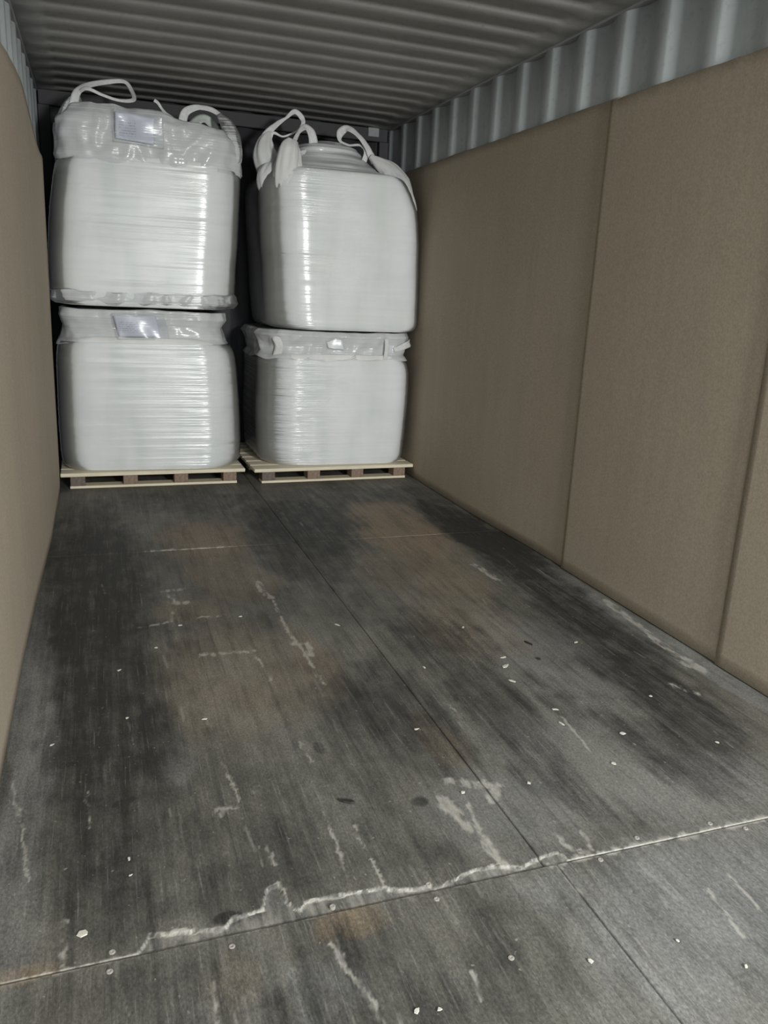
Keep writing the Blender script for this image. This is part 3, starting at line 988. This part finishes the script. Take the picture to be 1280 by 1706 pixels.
# loops: the slack front left one, the filmed right one, and the tie cord
strap('lifting_loop', [(-0.955, 5.13, 2.08), (-0.945, 5.12, 2.14), (-0.93, 5.14, 2.197), (-0.905, 5.18, 2.235), (-0.861, 5.25, 2.272), (-0.769, 5.32, 2.312), (-0.668, 5.34, 2.33), (-0.630, 5.3, 2.28),
                       (-0.626, 5.2, 2.213), (-0.706, 5.14, 2.19), (-0.794, 5.12, 2.204), (-0.863, 5.12, 2.226), (-0.898, 5.14, 2.22), (-0.926, 5.18, 2.19), (-0.94, 5.2, 2.10)],
      [.05, .045, .04, .032, .032, .028, .022, .024, .024, .016, .016, .02, .02, .03, .05], tLU, normal=(0.15, -1, 0.35))
ear('corner_gusset', [(-0.965, 5.17, 1.93), (-0.965, 5.16, 2.05), (-0.945, 5.15, 2.14), (-0.925, 5.16, 2.20)], [.14, .15, .10, .03], [.12, .10, .06, .02], tLU, 'hazy', seed=2)
strap('lifting_loop', [(-0.35, 5.28, 2.07), (-0.345, 5.3, 2.15), (-0.32, 5.3, 2.205), (-0.241, 5.3, 2.235), (-0.155, 5.28, 2.215), (-0.10, 5.25, 2.165), (-0.07, 5.22, 2.09)],
      [.05, .05, .045, .03, .03, .03, .03], tLU, 'strap', normal=(0.25, -1, 0.3), crump=0.006)
ear('corner_gusset', [(-0.13, 5.22, 1.85), (-0.075, 5.17, 1.95), (-0.075, 5.18, 2.05), (-0.098, 5.21, 2.13), (-0.14, 5.24, 2.195)], [.07, .10, .10, .08, .03], [.10, .14, .12, .08, .02], tLU, 'hazy', (0.4, -1, 0.2), 5)
strap('lifting_loop', [(-0.31, 5.34, 2.07), (-0.285, 5.34, 2.13), (-0.24, 5.36, 2.18), (-0.19, 5.38, 2.185), (-0.14, 5.40, 2.14), (-0.13, 5.42, 2.06)], [.07, .07, .06, .05, .05, .05], tLU, 'grey_strap', normal=(-0.5, -1, 0.3))
strap('lifting_loop', [(-0.95, 5.8, 2.0), (-0.94, 5.78, 2.10), (-0.86, 5.74, 2.14), (-0.78, 5.76, 2.10), (-0.76, 5.78, 2.02)], [.05, .04, .035, .04, .05], tLU)
strap('tie_cord', [(-0.505, 5.3, 2.243), (-0.485, 5.3, 2.232), (-0.465, 5.3, 2.205), (-0.443, 5.28, 2.175), (-0.399, 5.25, 2.135), (-0.38, 5.25, 2.08)], [.02, .018, .014, .02, .03, .03], tLU)

# --- lower right bag
RLsec = [(.0995, .588, .40), (.102, .588, .455), (.125, .588, .483), (.16, .588, .494), (.23, .590, .499), (.35, .592, .504), (.5, .595, .506), (.62, .598, .504), (.7, .598, .502), (.76, .590, .496),
         (.795, .584, .476), (.82, .582, .43), (.83, .582, .3), (.833, .582, .15), (.834, .582, .01)]
tRL = empty('big_bag', (0.59, 5.49, 0.0985), 'lower white big bag of the right stack, rippled shiny film, on the right pallet', 'bulk bag', GR)
b = Bag(RLsec, .5, .22, 15.0)
put('body', b.body(), 'fabric', tRL)
put('stretch_film', b.film(.103, .80), 'film_rippled', tRL)
mm = ((0, 1.03), (0.2, .97), (0.55, .985), (0.85, 1.03), (1.0, .99))
put('gathered_top', skirt(.585, .492, .448, b.u, b.v, .785, lambda x, y: .965 + 0.003 * math.sin(x * 7), 16.2, mm, 0.013, True, 30, 0.004, 0.3), 'hazy', tRL)
put('top_skirt', skirt(.585, .48, .436, b.u, b.v, .79, lambda x, y: .960 + 0.003 * math.sin(x * 7), 16.2, mm, 0.011, True, 24, 0.004, 0.3), 'fabric', tRL)
pouch(tRL, 0.485, 0.60, .935, .925, 0.075, 5.028, 7.0, 0.02, 'glint')  # bright film reflection built as a white patch, pouch added to hold it
strap('lifting_loop', [(0.19, 5.10, .80), (0.20, 5.07, .87), (0.175, 5.08, .925), (0.16, 5.16, .945)], [.05, .05, .045, .04], tRL, normal=(-0.3, -1, 0))
strap('lifting_loop', [(0.90, 5.03, .80), (0.905, 5.022, .87), (0.905, 5.03, .93)], [.03, .028, .03], tRL)
strap('lifting_loop', [(0.96, 5.035, .86), (1.02, 5.03, .885), (1.08, 5.07, .905), (1.10, 5.16, .91)], [.03, .04, .045, .04], tRL, normal=(0.2, -1, 0), crump=.008)

# --- upper right bag
RUsec = [(.9735, .648, .36), (.975, .648, .42), (.985, .648, .467), (1.005, .648, .486), (1.04, .647, .493), (1.08, .644, .495), (1.2, .637, .500), (1.35, .630, .504), (1.5, .623, .507), (1.62, .614, .504), (1.72, .603, .497),
         (1.80, .585, .482), (1.86, .574, .460), (1.905, .572, .427), (1.93, .572, .38), (1.945, .572, .30), (1.95, .572, .20), (1.955, .572, .1), (1.956, .572, .01)]
tRU = empty('big_bag', (0.60, 5.49, 0.97), 'upper white big bag of the right stack, domed film top and raised loops', 'bulk bag', GR)
b = Bag(RUsec, .5, .22, 21.0, 100)
put('body', b.body(), 'fabric', tRU)
put('stretch_film', b.film(.978, 1.92), 'film', tRU)
# gathered dome of film in the middle of the top
nd = 56
t = np.linspace(0, 1, nd)
kn = [0, .2, .4, .6, .8, .93, 1]
dh = np.interp(t, kn, [.447, .385, .30, .235, .195, .11, .004])
zz = np.interp(t, kn, [1.885, 1.945, 1.995, 2.045, 2.10, 2.132, 2.138])
dcy = np.interp(t, kn, [5.49, 5.475, 5.45, 5.43, 5.42, 5.42, 5.42])
sq = np.interp(t, [0, .45, 1], [1, 0.15, 0])[:, None]          # box-like below, round above
uu_ = b.u[None] * sq + np.cos(TH)[None] * (1 - sq)
vv_ = b.v[None] * sq + np.sin(TH)[None] * (1 - sq)
D = np.stack([.574 + dh[:, None] * uu_, dcy[:, None] + dh[:, None] * 0.93 * vv_, np.repeat(zz[:, None], NA, 1)], -1)
wr = (0.020 * n3(D, 3, 3, 36, 3.3) + 0.022 * n3(D, 7, 7, 7, 5.0)) * np.clip(t * 4, 0.1, 1)[:, None]
D = D + np.stack([np.cos(TH), np.sin(TH), 0 * TH], -1)[None] * (wr * np.minimum(1, dh[:, None] / .1))[..., None]
put('gathered_top', D, 'hazy', tRU)
D2 = D.copy()
D2[..., 0] = .574 + (D[..., 0] - .574) * .95
D2[..., 1] = 5.46 + (D[..., 1] - 5.46) * .95
D2[..., 2] -= 0.012
put('top_skirt', D2, 'fabric', tRU)
strap('lifting_loop', [(0.15, 5.33, 2.08), (0.165, 5.34, 2.135), (0.232, 5.36, 2.200), (0.293, 5.38, 2.246), (0.354, 5.4, 2.293), (0.397, 5.4, 2.267), (0.404, 5.38, 2.225), (0.361, 5.36, 2.176),
                       (0.274, 5.35, 2.134), (0.205, 5.34, 2.145), (0.17, 5.35, 2.08)],
      [.06, .045, .03, .016, .03, .032, .024, .012, .010, .016, .05], tRU, normal=(-0.2, -1, 0.2), crump=.004)
ear('corner_gusset', [(0.28, 5.34, 1.78), (0.20, 5.32, 1.90), (0.155, 5.32, 2.01), (0.158, 5.33, 2.09), (0.185, 5.35, 2.15)], [.16, .17, .14, .09, .03], [.14, .14, .10, .06, .02], tRU, 'fabric', (-0.3, -1, 0.1), 3)
strap('lifting_loop', [(0.285, 5.13, 2.06), (0.335, 5.2, 2.14), (0.385, 5.25, 2.182), (0.432, 5.28, 2.16), (0.452, 5.3, 2.105), (0.42, 5.28, 2.06), (0.36, 5.25, 2.03), (0.33, 5.22, 1.97)],
      [.03, .02, .04, .055, .055, .03, .03, .05], tRU, normal=(-0.1, -1, 0.35), crump=.004, seed=4)
ear('corner_gusset', [(0.28, 5.19, 1.74), (0.25, 5.13, 1.83), (0.255, 5.12, 1.93), (0.268, 5.13, 2.03), (0.285, 5.14, 2.085)], [.12, .17, .155, .12, .06], [.10, .15, .12, .09, .03], tRU, 'fabric', (-0.1, -1, 0.2), 9)
ear('corner_gusset', [(0.28, 5.34, 1.74), (0.18, 5.25, 1.83), (0.17, 5.23, 1.90), (0.19, 5.24, 1.95)], [.12, .17, .15, .06], [.12, .16, .14, .06], tRU, 'fabric', (-0.4, -1, 0.2), 12)
strap('lifting_loop', [(0.86, 5.3, 2.03), (0.83, 5.3, 2.08), (0.80, 5.32, 2.138), (0.75, 5.36, 2.20), (0.701, 5.4, 2.232), (0.662, 5.42, 2.205), (0.662, 5.42, 2.155), (0.717, 5.4, 2.134), (0.783, 5.36, 2.132), (0.808, 5.32, 2.085), (0.78, 5.3, 2.0)],
      [.05, .045, .035, .03, .045, .05, .02, .012, .014, .03, .04], tRU, normal=(0.1, -1, 0.3), crump=.004, seed=6)
ear('corner_gusset', [(0.83, 5.29, 2.06), (0.88, 5.25, 2.02), (0.94, 5.21, 1.97), (0.98, 5.17, 1.90), (1.01, 5.13, 1.82), (1.05, 5.10, 1.73), (1.07, 5.09, 1.66)],
    [.03, .09, .14, .16, .13, .09, .04], [.03, .06, .09, .12, .10, .07, .05], tRU, 'fabric', (0.3, -1, 0.5), 15)
strap('lifting_loop', [(0.95, 5.8, 1.9), (0.94, 5.78, 2.05), (0.88, 5.76, 2.10), (0.82, 5.77, 2.05), (0.80, 5.78, 1.92)], [.05, .04, .035, .04, .05], tRU)

# ------------------------------------------------------------------ debris on the floor
def chip(name, mat, x, y, L, Wd, rz, h, seed, label, group):
    rnd = random.Random(seed)
    n = 6
    vs_, vr = [], []
    for lay, zz_ in ((0, 0.0), (1, h)):
        for i in range(n):
            a = 2 * math.pi * i / n
            r = rnd.uniform(.5, 1.25) if lay == 0 else vr[i] * 0.9
            if lay == 0: vr.append(r)
            vs_.append((L / 2 * r * math.cos(a), Wd / 2 * r * math.sin(a), zz_ + (rnd.uniform(0, h * .6) if lay else 0)))
    fs = [tuple(range(n, 2 * n)), tuple(range(n - 1, -1, -1))] + [(i, (i + 1) % n, n + (i + 1) % n, n + i) for i in range(n)]
    o = link(name, mesh_from(name, vs_, fs), M[mat], None, (x, y, 0.0))
    o.rotation_euler = (0, 0, rz)
    return tag(o, label, 'debris', group)


GW = 'pale flakes scattered on the floor'
CH = [(-0.954, 1.373, .026, .020, .2, 'heart-shaped white scrap on dark plywood near the lower left corner'),
      (0.39, 2.555, .020, .010, 1.2, 'pale flake right of centre, farthest in of the right-hand flakes'),
      (0.421, 2.279, .030, .012, .1, 'flat pale sliver lying crosswise beside a dark bark chip'),
      (0.394, 2.213, .034, .022, .6, 'dusty whitish flake just in front of the crosswise sliver'),
      (0.366, 2.107, .028, .011, 2.3, 'bright slanted sliver, second in front of the crosswise sliver'),
      (0.746, 2.329, .018, .012, .5, 'pale flake nearest the foot of the middle cardboard sheet'),
      (0.404, 1.906, .020, .012, 2.5, 'bright white flake at the far end of a long pale scratch'),
      (0.378, 1.828, .030, .008, 1.9, 'thin pale splinter lying along the long pale scratch'),
      (0.757, 1.902, .016, .012, .3, 'small round white flake on the dark lane by right wall'),
      (0.525, 1.73, .024, .016, .4, 'squarish pale flake on grey plywood right of the long scratch'),
      (-0.056, 1.907, .018, .010, .2, 'small white flake just left of the long sheet joint'),
      (0.116, 2.273, .016, .009, 2.0, 'small pale flake in the middle of the floor'),
      (0.405, 1.601, .016, .010, 2.2, 'white flake at the near end of the long pale scratch'),
      (0.133, 1.581, .015, .011, 1.0, 'faint pale flake right of the open sheet joint'),
      (0.769, 1.614, .018, .010, 2.4, 'white flake closest to the right picture edge'),
      (-0.054, 1.592, .014, .012, .0, 'pale round flake on the left lip of the long sheet joint'),
      (-0.04, 1.031, .014, .010, 2.0, 'white flake on the nearest sheet, beside a dark dent'),
      (0.157, 1.026, .013, .009, 2.2, 'white flake on the bluish grey part of the nearest sheet'),
      (-0.401, 1.026, .016, .013, .5, 'round white flake at the bottom edge of the picture'),
      (-0.361, 1.017, .007, .010, 1.6, 'tiny white crumb beside the round flake at the bottom edge'),
      (0.243, 0.935, .009, .008, 1.6, 'tiny pale crumb near the lower right corner'),
      (-0.734, 2.64, .013, .011, .0, 'round white dot left of the L-shaped gouge'),
      (-0.41, 2.848, .014, .010, .3, 'white crumb beyond the L-shaped gouge'),
      (-0.846, 2.18, .018, .010, .4, 'white crumb on the dark left lane'),
      (-0.634, 2.118, .014, .008, .1, 'small pale crumb in front of the L-shaped gouge'),
      (-0.861, 2.494, .016, .010, .6, 'pale crumb on the dark left lane, the farther of two'),
      (-0.072, 2.686, .030, .009, 2.2, 'thin slanted pale sliver left of the long sheet joint, far half'),
      (-0.639, 2.814, .018, .014, 1.0, 'white crumb on the reddish stain by the square gouge'),
      (-0.863, 1.511, .010, .006, .5, 'tiny white crumb beyond the heart-shaped scrap'),
      (-0.864, 1.565, .012, .006, 1.5, 'tiny white splinter farther beyond the heart-shaped scrap'),
      (-1.042, 2.085, .014, .007, .6, 'small pale sliver near the left wall foot')]
for k, (x, y, L_, W_, rz, lab) in enumerate(CH):
    chip('wood_flake', 'chip', x, y, L_, W_, rz, 0.0012, 100 + k, lab, GW)
GB = 'dark bark chips on the floor'
for k, (x, y, L_, W_, rz, lab) in enumerate([(0.565, 2.36, .05, .010, 1.9, 'thin dark bark chip beside pale slivers right of centre'), (0.535, 2.235, .022, .009, 2.0, 'short dark bark crumb in front of the thin bark chip'),
                                            (-0.345, 1.632, .045, .018, 2.6, 'dark jagged bark chip near the middle, left of the open joint')]):
    chip('bark_chip', 'bark', x, y, L_, W_, rz, 0.004, 300 + k, lab, GB)
